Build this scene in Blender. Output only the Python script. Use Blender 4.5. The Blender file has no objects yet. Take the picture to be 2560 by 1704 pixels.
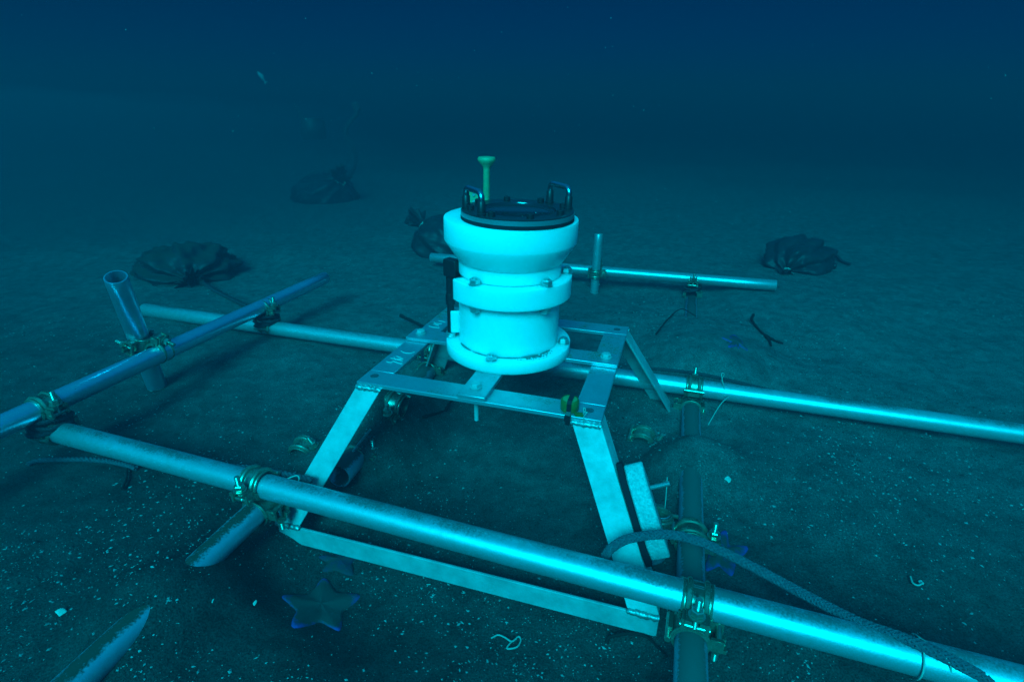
import bpy, bmesh, math, random
import numpy as np
from mathutils import Vector, Matrix, Quaternion, noise as mnoise
random.seed(7)
rng = np.random.default_rng(11)
sc = bpy.context.scene
COL = sc.collection
R_ = math.radians
PI = math.pi

# ---------------------------------------------------------------- camera, water light, sun, exposure
CAM = Vector((0.0, 0.0, 0.84))
FPX, PCX, PCY = 1370.0, 1280.0, 852.0
def _basis():
    v1 = Vector(((-3679-PCX)/FPX, -(211-PCY)/FPX, -1)); v2 = Vector(((1735.5-PCX)/FPX, -(263-PCY)/FPX, -1))
    n = v1.cross(v2).normalized()
    if n.y < 0: n = -n
    fw = Vector((0, 0, -1)); fw = (fw - n*fw.dot(n)).normalized()
    rt = fw.cross(n)
    return Matrix((rt, fw, n))            # camera -> world
RC = _basis()
cam_d = bpy.data.cameras.new('camera'); cam = bpy.data.objects.new('camera', cam_d); COL.objects.link(cam)
cam_d.sensor_width = 36; cam_d.lens = 36*FPX/2560; cam_d.clip_start = 0.02; cam_d.clip_end = 300
cam.matrix_world = Matrix.Translation(CAM) @ RC.to_4x4()
sc.camera = cam

SUN_EL, SUN_AZ = R_(36), R_(-166)        # light falls from above, behind and left of the diver
sun_dir = Vector((math.sin(SUN_AZ)*math.cos(SUN_EL), math.cos(SUN_AZ)*math.cos(SUN_EL), math.sin(SUN_EL)))
world = bpy.data.worlds.new('World'); sc.world = world; world.use_nodes = True
wn, wl = world.node_tree.nodes, world.node_tree.links
wn.clear()
wo = wn.new('ShaderNodeOutputWorld'); bg = wn.new('ShaderNodeBackground'); sky = wn.new('ShaderNodeTexSky')
sky.sky_type = 'NISHITA'; sky.sun_disc = False; sky.sun_elevation = SUN_EL; sky.sun_rotation = SUN_AZ
bw = wn.new('ShaderNodeRGBToBW'); mx = wn.new('ShaderNodeMix'); mx.data_type = 'RGBA'; mx.blend_type = 'MULTIPLY'
mx.inputs[0].default_value = 1.0
tc = wn.new('ShaderNodeTexCoord'); sep = wn.new('ShaderNodeSeparateXYZ'); ramp = wn.new('ShaderNodeValToRGB')
# water tint, darker and bluer on longer slant paths; boosted overhead as fill light
ramp.color_ramp.elements[0].position = 0.0; ramp.color_ramp.elements[0].color = (0.0, 0.012, 0.066, 1)
ramp.color_ramp.elements[1].position = 1.0; ramp.color_ramp.elements[1].color = (0.0, 1.0, 1.9, 1)
e = ramp.color_ramp.elements.new(0.18); e.color = (0.0, 0.013, 0.074, 1)
e = ramp.color_ramp.elements.new(0.5); e.color = (0.0, 0.60, 1.5, 1)
wl.new(tc.outputs['Generated'], sep.inputs[0]); wl.new(sep.outputs['Z'], ramp.inputs[0])
wl.new(sky.outputs[0], bw.inputs[0]); wl.new(bw.outputs[0], mx.inputs[6]); wl.new(ramp.outputs[0], mx.inputs[7])
wl.new(mx.outputs[2], bg.inputs[0]); wl.new(bg.outputs[0], wo.inputs[0])
bg.inputs[1].default_value = 0.15

sun_l = bpy.data.lights.new('sun', 'SUN'); sun_l.energy = 4.7; sun_l.angle = R_(24); sun_l.color = (0.0, 0.83, 0.97)
sun = bpy.data.objects.new('sun', sun_l); COL.objects.link(sun)
sun.rotation_euler = sun_dir.to_track_quat('Z', 'Y').to_euler()
sun.location = (0, 0, 5)

sc.view_settings.view_transform = 'Standard'; sc.view_settings.look = 'None'
sc.view_settings.exposure = 0.72; sc.view_settings.gamma = 1.0; sc.view_settings.use_curve_mapping = False
cy = sc.cycles
cy.use_denoising = True; cy.volume_bounces = 1; cy.max_bounces = 6; cy.diffuse_bounces = 3
cy.glossy_bounces = 3; cy.transmission_bounces = 4; cy.transparent_max_bounces = 6
cy.caustics_reflective = False; cy.caustics_refractive = False

def at(x, y, z):
    """world point seen at photograph pixel (x, y) on the level z"""
    d = RC @ Vector(((x-PCX)/FPX, -(y-PCY)/FPX, -1.0))
    return CAM + d*((z-CAM.z)/d.z)

def at_depth(x, y, dep):
    return CAM + (RC @ Vector(((x-PCX)/FPX, -(y-PCY)/FPX, -1.0)))*dep

# ---------------------------------------------------------------- materials
def mat(name, base=(.5,.5,.5), metal=0.0, rough=0.5, spec=0.5, noise=0.0, nscale=30.0, base2=None,
        bump=0.0, bscale=200.0, sed=None, sss=0.0, sedmax=1.0, sedcol=(.05,.062,.05)):
    m = bpy.data.materials.new(name); m.use_nodes = True
    N, L = m.node_tree.nodes, m.node_tree.links
    b = N['Principled BSDF']
    b.inputs['Metallic'].default_value = metal; b.inputs['Roughness'].default_value = rough
    b.inputs['Specular IOR Level'].default_value = spec
    b.inputs['Base Color'].default_value = (*base, 1)
    g = N.new('ShaderNodeTexCoord')
    colout = None
    if base2 is not None:
        n = N.new('ShaderNodeTexNoise'); n.inputs['Scale'].default_value = nscale; n.inputs['Detail'].default_value = 5
        n.inputs['Roughness'].default_value = 0.65
        L.new(g.outputs['Object'], n.inputs['Vector'])
        r = N.new('ShaderNodeMapRange'); r.inputs[1].default_value = 0.38; r.inputs[2].default_value = 0.66
        L.new(n.outputs['Fac'], r.inputs[0])
        mixc = N.new('ShaderNodeMix'); mixc.data_type = 'RGBA'
        mixc.inputs[6].default_value = (*base, 1); mixc.inputs[7].default_value = (*base2, 1)
        L.new(r.outputs[0], mixc.inputs[0]); colout = mixc.outputs[2]
        L.new(colout, b.inputs['Base Color'])
        if noise:
            rr = N.new('ShaderNodeMapRange'); rr.inputs[3].default_value = max(0.05, rough-noise); rr.inputs[4].default_value = min(1, rough+noise)
            L.new(n.outputs['Fac'], rr.inputs[0]); L.new(rr.outputs[0], b.inputs['Roughness'])
    if sss:
        b.inputs['Subsurface Weight'].default_value = sss
        b.inputs['Subsurface Radius'].default_value = (1, 1, 1); b.inputs['Subsurface Scale'].default_value = 0.02
    if sed is not None:
        # silt that has settled on the upward-facing side, patchy
        geo = N.new('ShaderNodeNewGeometry'); sz = N.new('ShaderNodeSeparateXYZ'); L.new(geo.outputs['Normal'], sz.inputs[0])
        n1 = N.new('ShaderNodeTexNoise'); n1.inputs['Scale'].default_value = 6; n1.inputs['Detail'].default_value = 8; n1.inputs['Roughness'].default_value = .72
        L.new(geo.outputs['Position'], n1.inputs['Vector'])
        n2 = N.new('ShaderNodeTexNoise'); n2.inputs['Scale'].default_value = 260; n2.inputs['Detail'].default_value = 3
        L.new(geo.outputs['Position'], n2.inputs['Vector'])
        a1 = N.new('ShaderNodeMath'); a1.operation = 'MULTIPLY_ADD'; a1.inputs[1].default_value = 1.1
        L.new(n1.outputs['Fac'], a1.inputs[0]); L.new(sz.outputs['Z'], a1.inputs[2])
        a2 = N.new('ShaderNodeMath'); a2.operation = 'MULTIPLY_ADD'; a2.inputs[1].default_value = 0.35
        L.new(n2.outputs['Fac'], a2.inputs[0]); L.new(a1.outputs[0], a2.inputs[2])
        r2 = N.new('ShaderNodeMapRange'); r2.interpolation_type = 'SMOOTHSTEP'
        r2.inputs[1].default_value = sed+.175; r2.inputs[2].default_value = sed+.40; r2.inputs[4].default_value = sedmax
        L.new(a2.outputs[0], r2.inputs[0])
        sb = N.new('ShaderNodeBsdfPrincipled'); sb.inputs['Base Color'].default_value = (*sedcol, 1)
        sb.inputs['Roughness'].default_value = 1; sb.inputs['Specular IOR Level'].default_value = .1
        ms = N.new('ShaderNodeMixShader')
        L.new(r2.outputs[0], ms.inputs[0]); L.new(b.outputs[0], ms.inputs[1]); L.new(sb.outputs[0], ms.inputs[2])
        L.new(ms.outputs[0], N['Material Output'].inputs['Surface'])
    if bump:
        bn = N.new('ShaderNodeTexNoise'); bn.inputs['Scale'].default_value = bscale; bn.inputs['Detail'].default_value = 4
        L.new(g.outputs['Object'], bn.inputs['Vector'])
        bb = N.new('ShaderNodeBump'); bb.inputs['Strength'].default_value = bump; bb.inputs['Distance'].default_value = 0.002
        L.new(bn.outputs['Fac'], bb.inputs['Height']); L.new(bb.outputs[0], b.inputs['Normal'])
    return m

M = {}
M['plastic'] = mat('white_plastic', (.93,.94,.94), 0, .42, .4, sss=.8)
M['plastic_dirty'] = mat('grimy_plastic_edge', (.20,.22,.22), 0, .7, .3)
M['pipe'] = mat('galvanised_pipe', (.62,.64,.66), .65, .40, .5, .08, 60, (.50,.53,.55), .10, 400)
M['pipe_silt'] = mat('galvanised_pipe_with_silt', (.60,.64,.70), .7, .46, .5, .08, 60, (.50,.53,.56), .12, 400, sed=1.43, sedmax=.8, sedcol=(.090,.115,.115))
M['pipe_silt2'] = mat('galvanised_pipe_lightly_silted', (.64,.67,.70), .60, .40, .5, .08, 60, (.52,.55,.58), .10, 400, sed=1.47, sedmax=.8, sedcol=(.090,.115,.115))
M['pipe_buried'] = mat('half_buried_pipe', (.40,.46,.58), .6, .48, .5, .08, 60, (.34,.40,.52), .10, 400, sed=1.10, sedcol=(.085,.112,.108))
M['pipe_q'] = mat('pipe_patched_with_silt', (.46,.54,.66), .6, .42, .5, .08, 60, (.40,.47,.60), .10, 400, sed=1.35)
M['pipe_blue'] = mat('weathered_pipe', (.66,.86,1.0), .9, .30, .5, .06, 40, (.58,.78,.98), .06, 300)
M['alu'] = mat('aluminium_bar', (.56,.59,.60), .15, .58, .4, .10, 22, (.36,.40,.41), .05, 500)
M['alu_top'] = mat('aluminium_bar_silt_stained', (.52,.57,.62), .75, .46, .5, .10, 22, (.42,.48,.54), .05, 500, sed=1.56, sedcol=(.16,.16,.10))
M['weld'] = mat('weld_bead', (.55,.56,.56), .7, .45, .5, .1, 120, (.30,.31,.31), .5, 300)
M['steel'] = mat('stainless_steel', (.66,.68,.68), .8, .32)
M['zinc_gold'] = mat('yellow_zinc_clamp', (.40,.43,.33), .75, .38, .5, .1, 80, (.26,.29,.22), .1, 300, sed=1.36)
M['zinc_gold_clean'] = mat('yellow_zinc_bolt', (.52,.54,.44), .85, .30, .5, .06, 80, (.40,.43,.33))
M['black'] = mat('black_plastic', (.012,.014,.018), 0, .42, .4)
M['black_ring'] = mat('black_anodised_ring', (.015,.017,.022), 0, .36, .5, bump=.05)
M['rubber'] = mat('black_rubber', (.010,.012,.018), 0, .75, .2)
M['ring_edge'] = mat('satin_grey_rim', (.28,.32,.36), .6, .4)
M['glass'] = mat('dark_window_glass', (.010,.014,.020), 0, .10, .5)
M['steel_dark'] = mat('tarnished_handle_steel', (.40,.43,.48), 1, .26)
M['brass'] = mat('dull_brass', (.24,.29,.16), .1, .6, .4, .08, 90, (.32,.36,.16))
M['level_yellow'] = mat('yellow_level_body', (.13,.17,.03), .1, .40, .5, .05, 90, (.10,.13,.03))
M['level_face'] = mat('level_face', (.22,.29,.11), 0, .3)
M['zinc_anode'] = mat('cast_zinc', (.58,.60,.60), .25, .6, .5, .1, 160, (.36,.38,.40), .7, 350)
M['rope'] = mat('grey_rope', (.115,.13,.155), 0, .9, .2, 0, 180, (.07,.08,.105), 1.0, 420)
M['rope_dark'] = mat('dark_rope', (.06,.07,.08), 0, .9, .2, 0, 150, (.03,.035,.045), .6, 900)
M['cord'] = mat('pale_cord', (.45,.47,.42), 0, .7, .3)
M['bag'] = mat('black_bag_sheet', (.020,.024,.030), 0, .50, .4, 0, 12, (.030,.034,.038), .3, 40)
M['bag_silt'] = mat('black_bag_sheet_dusted', (.020,.024,.030), 0, .55, .4, 0, 9, (.035,.04,.042), .3, 40, sed=1.25, sedcol=(.045,.055,.05))
M['twig'] = mat('dark_twig', (.020,.022,.022), 0, .9, .1)
M['shell'] = mat('white_shell', (.72,.72,.66), 0, .5, .4, 0, 150, (.5,.5,.45))
M['grit'] = mat('shell_grit', (.42,.45,.44), 0, .6, .3, 0, 3, (.18,.20,.20))
M['dark_grit'] = mat('dark_pebbles', (.03,.034,.034), 0, .8, .2, 0, 3, (.06,.065,.06))
M['scratch'] = mat('pale_scratch', (.78,.80,.78), 0, .6)
M['fish'] = mat('pale_fish', (.5,.55,.55), 0, .4)
M['hole'] = mat('hole_bore', (.14,.16,.18), .6, .5)

def star_mat(name='starfish_skin', p0=.80, p1=1.0):
    m = mat(name, (.035,.045,.05), 0, .75, .3, bump=.6, bscale=500)
    N, L = m.node_tree.nodes, m.node_tree.links; b = N['Principled BSDF']
    a = N.new('ShaderNodeAttribute'); a.attribute_name = 'rim'
    n = N.new('ShaderNodeTexNoise'); n.inputs['Scale'].default_value = 48; n.inputs['Detail'].default_value = 9; n.inputs['Roughness'].default_value = .75
    tcn = N.new('ShaderNodeTexCoord'); L.new(tcn.outputs['Object'], n.inputs['Vector'])
    ad = N.new('ShaderNodeMath'); ad.operation = 'MULTIPLY_ADD'; ad.inputs[1].default_value = 1.3
    L.new(n.outputs['Fac'], ad.inputs[0]); L.new(a.outputs['Fac'], ad.inputs[2])
    cr = N.new('ShaderNodeValToRGB')
    cr.color_ramp.elements[0].position = .95; cr.color_ramp.elements[0].color = (.056,.074,.071,1)
    cr.color_ramp.elements[1].position = 1.22; cr.color_ramp.elements[1].color = (.035,.075,.36,1)
    sc2 = N.new('ShaderNodeMath'); sc2.operation = 'MULTIPLY'; sc2.inputs[1].default_value = .72
    cr.color_ramp.elements[0].position = p0; cr.color_ramp.elements[1].position = p1; sc2.inputs[1].default_value = .70
    L.new(ad.outputs[0], sc2.inputs[0]); L.new(sc2.outputs[0], cr.inputs[0]); L.new(cr.outputs[0], b.inputs['Base Color'])
    return m
M['star'] = star_mat('starfish_skin', .72, .98); M['star_blue'] = star_mat('blue_starfish_skin', .50, .82); M['star_dusty'] = mat('starfish_under_dust', (.046,.060,.058), 0, .85, .2, 0, 60, (.030,.045,.10), .6, 400)

def sand_mat():
    m = bpy.data.materials.new('dark_silty_sand'); m.use_nodes = True
    N, L = m.node_tree.nodes, m.node_tree.links; b = N['Principled BSDF']
    b.inputs['Roughness'].default_value = 1; b.inputs['Specular IOR Level'].default_value = .08
    geo = N.new('ShaderNodeNewGeometry')
    def noise(scale, det=6, rough=.6):
        n = N.new('ShaderNodeTexNoise'); n.inputs['Scale'].default_value = scale; n.inputs['Detail'].default_value = det
        n.inputs['Roughness'].default_value = rough; L.new(geo.outputs['Position'], n.inputs['Vector']); return n
    big = noise(2.2, 4); mid = noise(22, 6, .7); fine = noise(330, 3, .8)
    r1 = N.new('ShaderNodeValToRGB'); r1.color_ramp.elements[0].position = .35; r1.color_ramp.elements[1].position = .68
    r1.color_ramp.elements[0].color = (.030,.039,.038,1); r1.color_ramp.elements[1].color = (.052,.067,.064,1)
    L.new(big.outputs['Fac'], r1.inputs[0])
    # paler silt further out, dark lower left: pool of light put into sand colour
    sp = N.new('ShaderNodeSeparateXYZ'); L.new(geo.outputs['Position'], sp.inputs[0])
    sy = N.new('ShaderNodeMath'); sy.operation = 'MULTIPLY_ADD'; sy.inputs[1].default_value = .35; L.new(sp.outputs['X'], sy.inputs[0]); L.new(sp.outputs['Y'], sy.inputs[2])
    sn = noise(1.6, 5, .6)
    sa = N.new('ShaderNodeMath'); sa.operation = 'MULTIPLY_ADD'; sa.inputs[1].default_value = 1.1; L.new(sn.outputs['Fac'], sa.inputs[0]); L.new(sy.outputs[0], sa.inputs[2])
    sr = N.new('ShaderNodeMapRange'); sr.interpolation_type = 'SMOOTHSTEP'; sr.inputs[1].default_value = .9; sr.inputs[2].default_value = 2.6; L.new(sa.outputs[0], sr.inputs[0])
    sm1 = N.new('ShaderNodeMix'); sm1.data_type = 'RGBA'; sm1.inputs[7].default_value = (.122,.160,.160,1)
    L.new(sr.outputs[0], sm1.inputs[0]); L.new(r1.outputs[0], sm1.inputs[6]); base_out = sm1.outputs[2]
    r2 = N.new('ShaderNodeMapRange'); r2.inputs[1].default_value = .3; r2.inputs[2].default_value = .7; r2.inputs[3].default_value = .62; r2.inputs[4].default_value = 1.3
    L.new(mid.outputs['Fac'], r2.inputs[0])
    r3 = N.new('ShaderNodeMapRange'); r3.inputs[1].default_value = .3; r3.inputs[2].default_value = .7; r3.inputs[3].default_value = .30; r3.inputs[4].default_value = 1.8
    L.new(fine.outputs['Fac'], r3.inputs[0])
    mm = N.new('ShaderNodeMath'); mm.operation = 'MULTIPLY'; L.new(r2.outputs[0], mm.inputs[0]); L.new(r3.outputs[0], mm.inputs[1])
    vm = N.new('ShaderNodeVectorMath'); vm.operation = 'SCALE'; L.new(base_out, vm.inputs[0]); L.new(mm.outputs[0], vm.inputs['Scale'])
    # tiny pale shell flecks that are too small to build one by one
    vo = N.new('ShaderNodeTexVoronoi'); vo.inputs['Scale'].default_value = 210; L.new(geo.outputs['Position'], vo.inputs['Vector'])
    lt = N.new('ShaderNodeMath'); lt.operation = 'LESS_THAN'; lt.inputs[1].default_value = .22; L.new(vo.outputs['Distance'], lt.inputs[0])
    sx = N.new('ShaderNodeSeparateColor'); L.new(vo.outputs['Color'], sx.inputs[0])
    pn = noise(5, 4)
    th = N.new('ShaderNodeMapRange'); th.inputs[1].default_value = .40; th.inputs[2].default_value = .72; th.inputs[3].default_value = 1.0; th.inputs[4].default_value = .82
    L.new(pn.outputs['Fac'], th.inputs[0])
    gt = N.new('ShaderNodeMath'); gt.operation = 'GREATER_THAN'; L.new(sx.outputs[0], gt.inputs[0]); L.new(th.outputs[0], gt.inputs[1])
    fk = N.new('ShaderNodeMath'); fk.operation = 'MULTIPLY'; L.new(lt.outputs[0], fk.inputs[0]); L.new(gt.outputs[0], fk.inputs[1])
    mc = N.new('ShaderNodeMix'); mc.data_type = 'RGBA'; mc.inputs[7].default_value = (.34,.36,.33,1)
    L.new(vm.outputs[0], mc.inputs[6]); L.new(fk.outputs[0], mc.inputs[0]); L.new(mc.outputs[2], b.inputs['Base Color'])
    bp = N.new('ShaderNodeBump'); bp.inputs['Strength'].default_value = .9; bp.inputs['Distance'].default_value = .009
    sm = N.new('ShaderNodeMath'); sm.operation = 'MULTIPLY_ADD'; sm.inputs[1].default_value = .35
    L.new(fine.outputs['Fac'], sm.inputs[0]); L.new(mid.outputs['Fac'], sm.inputs[2]); L.new(sm.outputs[0], bp.inputs['Height'])
    L.new(bp.outputs[0], b.inputs['Normal'])
    return m
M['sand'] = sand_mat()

# ---------------------------------------------------------------- helpers
def tag(o, label=None, cat=None, group=None, kind=None):
    if label: o['label'] = label
    if cat: o['category'] = cat
    if group: o['group'] = group
    if kind: o['kind'] = kind
    return o

def empty(name, loc=(0,0,0), rot=None, label=None, cat=None, group=None):
    o = bpy.data.objects.new(name, None); COL.objects.link(o); o.empty_display_size = .05
    o.location = loc
    if rot is not None: o.rotation_euler = rot
    return tag(o, label, cat, group)

class MB:
    def __init__(s): s.v = []; s.f = []
    def add(s, vs, fs):
        b = len(s.v); s.v += [tuple(v) for v in vs]; s.f += [tuple(i+b for i in f) for f in fs]; return s
    def box(s, c, h, mtx=None):
        c = Vector(c); vs = []
        for x in (-1,1):
            for y in (-1,1):
                for z in (-1,1):
                    p = Vector((x*h[0], y*h[1], z*h[2]))
                    vs.append(c + (mtx @ p if mtx else p))
        return s.add(vs, [(0,1,3,2),(4,6,7,5),(0,4,5,1),(2,3,7,6),(0,2,6,4),(1,5,7,3)])
    def prism(s, poly, vec):
        """closed polygon of 3D points swept along vec"""
        n = len(poly); a = [Vector(p) for p in poly]; b = [p+Vector(vec) for p in a]
        fs = [tuple(range(n))[::-1], tuple(range(n, 2*n))] + [(i, (i+1) % n, n+(i+1) % n, n+i) for i in range(n)]
        return s.add(a+b, fs)
    def lathe(s, prof, seg=48, c=(0,0,0), mtx=None, a0=0, a1=2*PI):
        full = abs(a1-a0-2*PI) < 1e-6; n = seg if full else seg+1
        vs = []; c = Vector(c)
        for i in range(n):
            a = a0+(a1-a0)*i/seg
            for (r, z) in prof:
                p = Vector((r*math.cos(a), r*math.sin(a), z)); vs.append(c + (mtx @ p if mtx else p))
        k = len(prof); fs = []
        for i in range(seg):
            j = (i+1) % n
            for q in range(k-1):
                fs.append((i*k+q, j*k+q, j*k+q+1, i*k+q+1))
        s.add(vs, fs)
        return s
    def tube(s, pts, r, seg=10, caps=True, closed=False):
        pts = [Vector(p) for p in pts]; n = len(pts)
        rr = r if isinstance(r, (list, tuple)) else [r]*n
        up = None; vs = []
        for i, p in enumerate(pts):
            if closed: t = pts[(i+1) % n]-pts[i-1]
            else: t = pts[min(i+1, n-1)]-pts[max(i-1, 0)]
            t.normalize()
            if up is None:
                up = t.orthogonal().normalized()
            up = (up - t*up.dot(t))
            up = up.normalized() if up.length > 1e-6 else t.orthogonal().normalized()
            w = t.cross(up)
            for k in range(seg):
                a = 2*PI*k/seg
                vs.append(p + (up*math.cos(a)+w*math.sin(a))*rr[i])
        fs = []
        for i in range(n if closed else n-1):
            j = (i+1) % n
            for k in range(seg):
                l = (k+1) % seg
                fs.append((i*seg+k, i*seg+l, j*seg+l, j*seg+k))
        if caps and not closed:
            fs.append(tuple(range(seg))[::-1]); fs.append(tuple((n-1)*seg+k for k in range(seg)))
        return s.add(vs, fs)
    def cyl(s, a, b, r, seg=16): return s.tube([a, b], r, seg)
    def hexa(s, c, axis, r, h):
        q = Vector(axis).normalized().to_track_quat('Z', 'Y').to_matrix()
        s.lathe([(0,0),(r*.86,0),(r,h*.10),(r,h*.84),(r*.84,h),(0,h)], 6, c, q); return s
    def thread(s, a, b, r, pitch=.0016):
        a, b = Vector(a), Vector(b); L = (b-a).length; q = (b-a).to_track_quat('Z', 'Y').to_matrix()
        n = max(3, int(L/pitch)); pr = [(0, 0)]
        for i in range(n):
            z = L*i/n; pr += [(r*.86, z), (r, z+L/n*.5)]
        pr += [(r*.86, L), (0, L)]
        return s.lathe(pr, 10, a, q)
    def build(s, name, material, parent=None, smooth=40, bevel=0.0, local=None):
        me = bpy.data.meshes.new(name); me.from_pydata(s.v, [], s.f); me.validate()
        if smooth:
            me.polygons.foreach_set('use_smooth', [True]*len(me.polygons))
            me.set_sharp_from_angle(angle=R_(smooth))
        bm = bmesh.new(); bm.from_mesh(me); bmesh.ops.remove_doubles(bm, verts=bm.verts, dist=1e-6)
        bmesh.ops.recalc_face_normals(bm, faces=bm.faces); bm.to_mesh(me); bm.free()
        me.materials.append(material)
        o = bpy.data.objects.new(name, me); COL.objects.link(o)
        if parent is not None: o.parent = parent
        if local is not None: o.matrix_local = local
        if bevel:
            bv = o.modifiers.new('bevel', 'BEVEL'); bv.width = bevel; bv.segments = 2; bv.limit_method = 'ANGLE'; bv.angle_limit = R_(50)
        return o

def kids(o): return [c for c in bpy.data.objects if c.parent == o]
def copy_tree(o, parent=None):
    c = o.copy(); COL.objects.link(c)
    if parent is not None:
        c.parent = parent; c.matrix_parent_inverse = o.matrix_parent_inverse.copy()
    for ch in kids(o): copy_tree(ch, c)
    return c

def smooth_path(pts, n=8):
    P = [Vector(p) for p in pts]; P = [P[0]*2-P[1]] + P + [P[-1]*2-P[-2]]
    out = []
    for i in range(1, len(P)-2):
        for k in range(n):
            t = k/n; a, b, c, d = P[i-1], P[i], P[i+1], P[i+2]
            out.append(.5*((2*b)+(c-a)*t+(2*a-5*b+4*c-d)*t*t+(3*b-a-3*c+d)*t**3))
    out.append(P[-2]); return out

# ---------------------------------------------------------------- seabed
CTRL = [  # x, y, level, reach
 (-.42,.87,-.034,.10),(-.30,.82,-.046,.12),(-.15,.76,-.046,.12),(.0,.72,-.046,.12),(.13,.68,-.044,.10),(.21,.65,-.036,.07),(0,1.10,.008,.25),(0,.56,-.005,.15),(-.2,.95,.000,.15),(.32,.95,.02,.13),
 (.27,.55,.025,.09),(.33,.74,.050,.07),(.385,.92,.070,.07),(.43,1.06,.116,.07),(.475,1.19,.035,.06),(.52,1.32,.045,.08),(.62,1.6,.118,.12),(.70,1.92,.095,.12),(.745,2.12,.02,.10),(.79,2.3,.02,.12),
 (-.50,.87,.045,.06),(-.545,.775,.080,.05),(-.575,.695,.094,.07),(-.60,.63,.085,.06),(-.64,.52,.060,.08),(-.75,.75,.07,.15),(-.45,.62,.04,.12),
 (-.37,.98,.050,.06),(-.335,1.13,.112,.09),(-.30,1.33,.08,.08),(-.28,1.50,.03,.07),
 (-1.3,1.84,.090,.2),(-.9,1.70,.080,.2),(.9,1.16,.075,.2),(1.2,1.05,.07,.2),(-.7,1.4,.07,.2),(.15,1.5,.06,.2),
 (-.4,2.7,.05,.2),(1.1,2.2,.085,.2),(.40,2.45,.015,.12),(.2,2.5,.04,.2),
 (-1.06,1.45,.045,.12),(-.9,1.0,.07,.15),(-1.1,.9,.07,.2),(-.85,.72,.07,.15),(.7,.5,.05,.15),(.9,.8,.06,.2),(.55,.75,.05,.12)]
MOUNDS = [(-.56,.69,.020,.06),(-.585,.635,.028,.07),(.355,.84,.012,.05),(.432,1.07,.034,.07),(.455,1.13,.008,.05),(.375,1.49,.016,.08),(.30,1.50,.012,.08),(-.27,1.66,.012,.08),(.62,1.6,.045,.10),(.58,1.44,.05,.07),(.68,1.8,.04,.08),(-.345,1.10,.075,.05),(-.330,1.18,.08,.05),(-.318,1.26,.07,.06),(-.30,1.36,.04,.05)]
_perm = rng.random((256, 256))
def vnoise(x, y):
    xi = np.floor(x).astype(int); yi = np.floor(y).astype(int); fx = x-xi; fy = y-yi
    fx = fx*fx*(3-2*fx); fy = fy*fy*(3-2*fy)
    g = lambda a, b: _perm[a % 256, b % 256]
    return (g(xi,yi)*(1-fx)+g(xi+1,yi)*fx)*(1-fy)+(g(xi,yi+1)*(1-fx)+g(xi+1,yi+1)*fx)*fy - .5
def ground_np(x, y):
    x = np.asarray(x, float); y = np.asarray(y, float)
    num = np.full(x.shape, .06*.02); den = np.full(x.shape, .02)
    for (a, b, z, r) in CTRL:
        w = np.exp(-((x-a)**2+(y-b)**2)/(2*(r*.75)**2)); num += w*z; den += w
    h = num/den
    for (a, b, z, r) in MOUNDS: h = h + z*np.exp(-((x-a)**2+(y-b)**2)/(2*r*r))
    far = np.clip((np.hypot(x, y)-2.6)/4, 0, 1)
    h = h + .022*vnoise(x*4+9, y*4+3) + .009*vnoise(x*13, y*13+7) + .0036*vnoise(x*41, y*41) + .10*far*vnoise(x*.8, y*.8+5)
    return h
def gz(x, y): return float(ground_np(np.array([x]), np.array([y]))[0])
def on_ground(px, py, lift=0.0, z0=.06):
    z = z0
    for _ in range(12):
        p = at(px, py, z); z = .5*z+.5*(gz(p.x, p.y)+lift)
    p = at(px, py, z); return p

def axis_grid(lo, hi, step, far_lo, far_hi, growth=1.12):
    a = list(np.arange(lo, hi+1e-9, step)); s = step
    while a[-1] < far_hi: s *= growth; a.append(a[-1]+s)
    s = step; b = []; v = lo
    while v > far_lo: s *= growth; v -= s; b.append(v)
    return np.array(b[::-1]+a)
gx = axis_grid(-1.9, 2.0, .012, -60, 60); gy = axis_grid(.28, 3.0, .012, -6, 90)
X, Y = np.meshgrid(gx, gy); Z = ground_np(X, Y)
nx, ny = len(gx), len(gy)
me = bpy.data.meshes.new('seabed')
vs = np.stack([X.ravel(), Y.ravel(), Z.ravel()], 1)
ii = np.arange(nx*ny).reshape(ny, nx)
fs = np.stack([ii[:-1,:-1].ravel(), ii[:-1,1:].ravel(), ii[1:,1:].ravel(), ii[1:,:-1].ravel()], 1)
me.vertices.add(len(vs)); me.vertices.foreach_set('co', vs.ravel())
me.loops.add(fs.size); me.loops.foreach_set('vertex_index', fs.ravel().astype(np.int32))
me.polygons.add(len(fs)); me.polygons.foreach_set('loop_start', (np.arange(len(fs))*4).astype(np.int32))
me.update(calc_edges=True)
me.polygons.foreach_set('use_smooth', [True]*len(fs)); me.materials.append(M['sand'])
seabed = bpy.data.objects.new('seabed', me); COL.objects.link(seabed); tag(seabed, kind='structure')

# ---------------------------------------------------------------- haze of the water
def vol_mat(name, dens, col, aniso):
    m = bpy.data.materials.new(name); m.use_nodes = True; N, L = m.node_tree.nodes, m.node_tree.links; N.clear()
    o = N.new('ShaderNodeOutputMaterial'); v = N.new('ShaderNodeVolumePrincipled')
    v.inputs['Density'].default_value = dens; v.inputs['Color'].default_value = (*col, 1); v.inputs['Anisotropy'].default_value = aniso
    L.new(v.outputs[0], o.inputs['Volume']); return m
HZ = MB().box((10, 39, .05), (75, 47, 1.15)).build('haze', vol_mat('sea_water_haze', .30, (.0,.098,.145), .20), smooth=0)
tag(HZ, kind='stuff')

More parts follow.
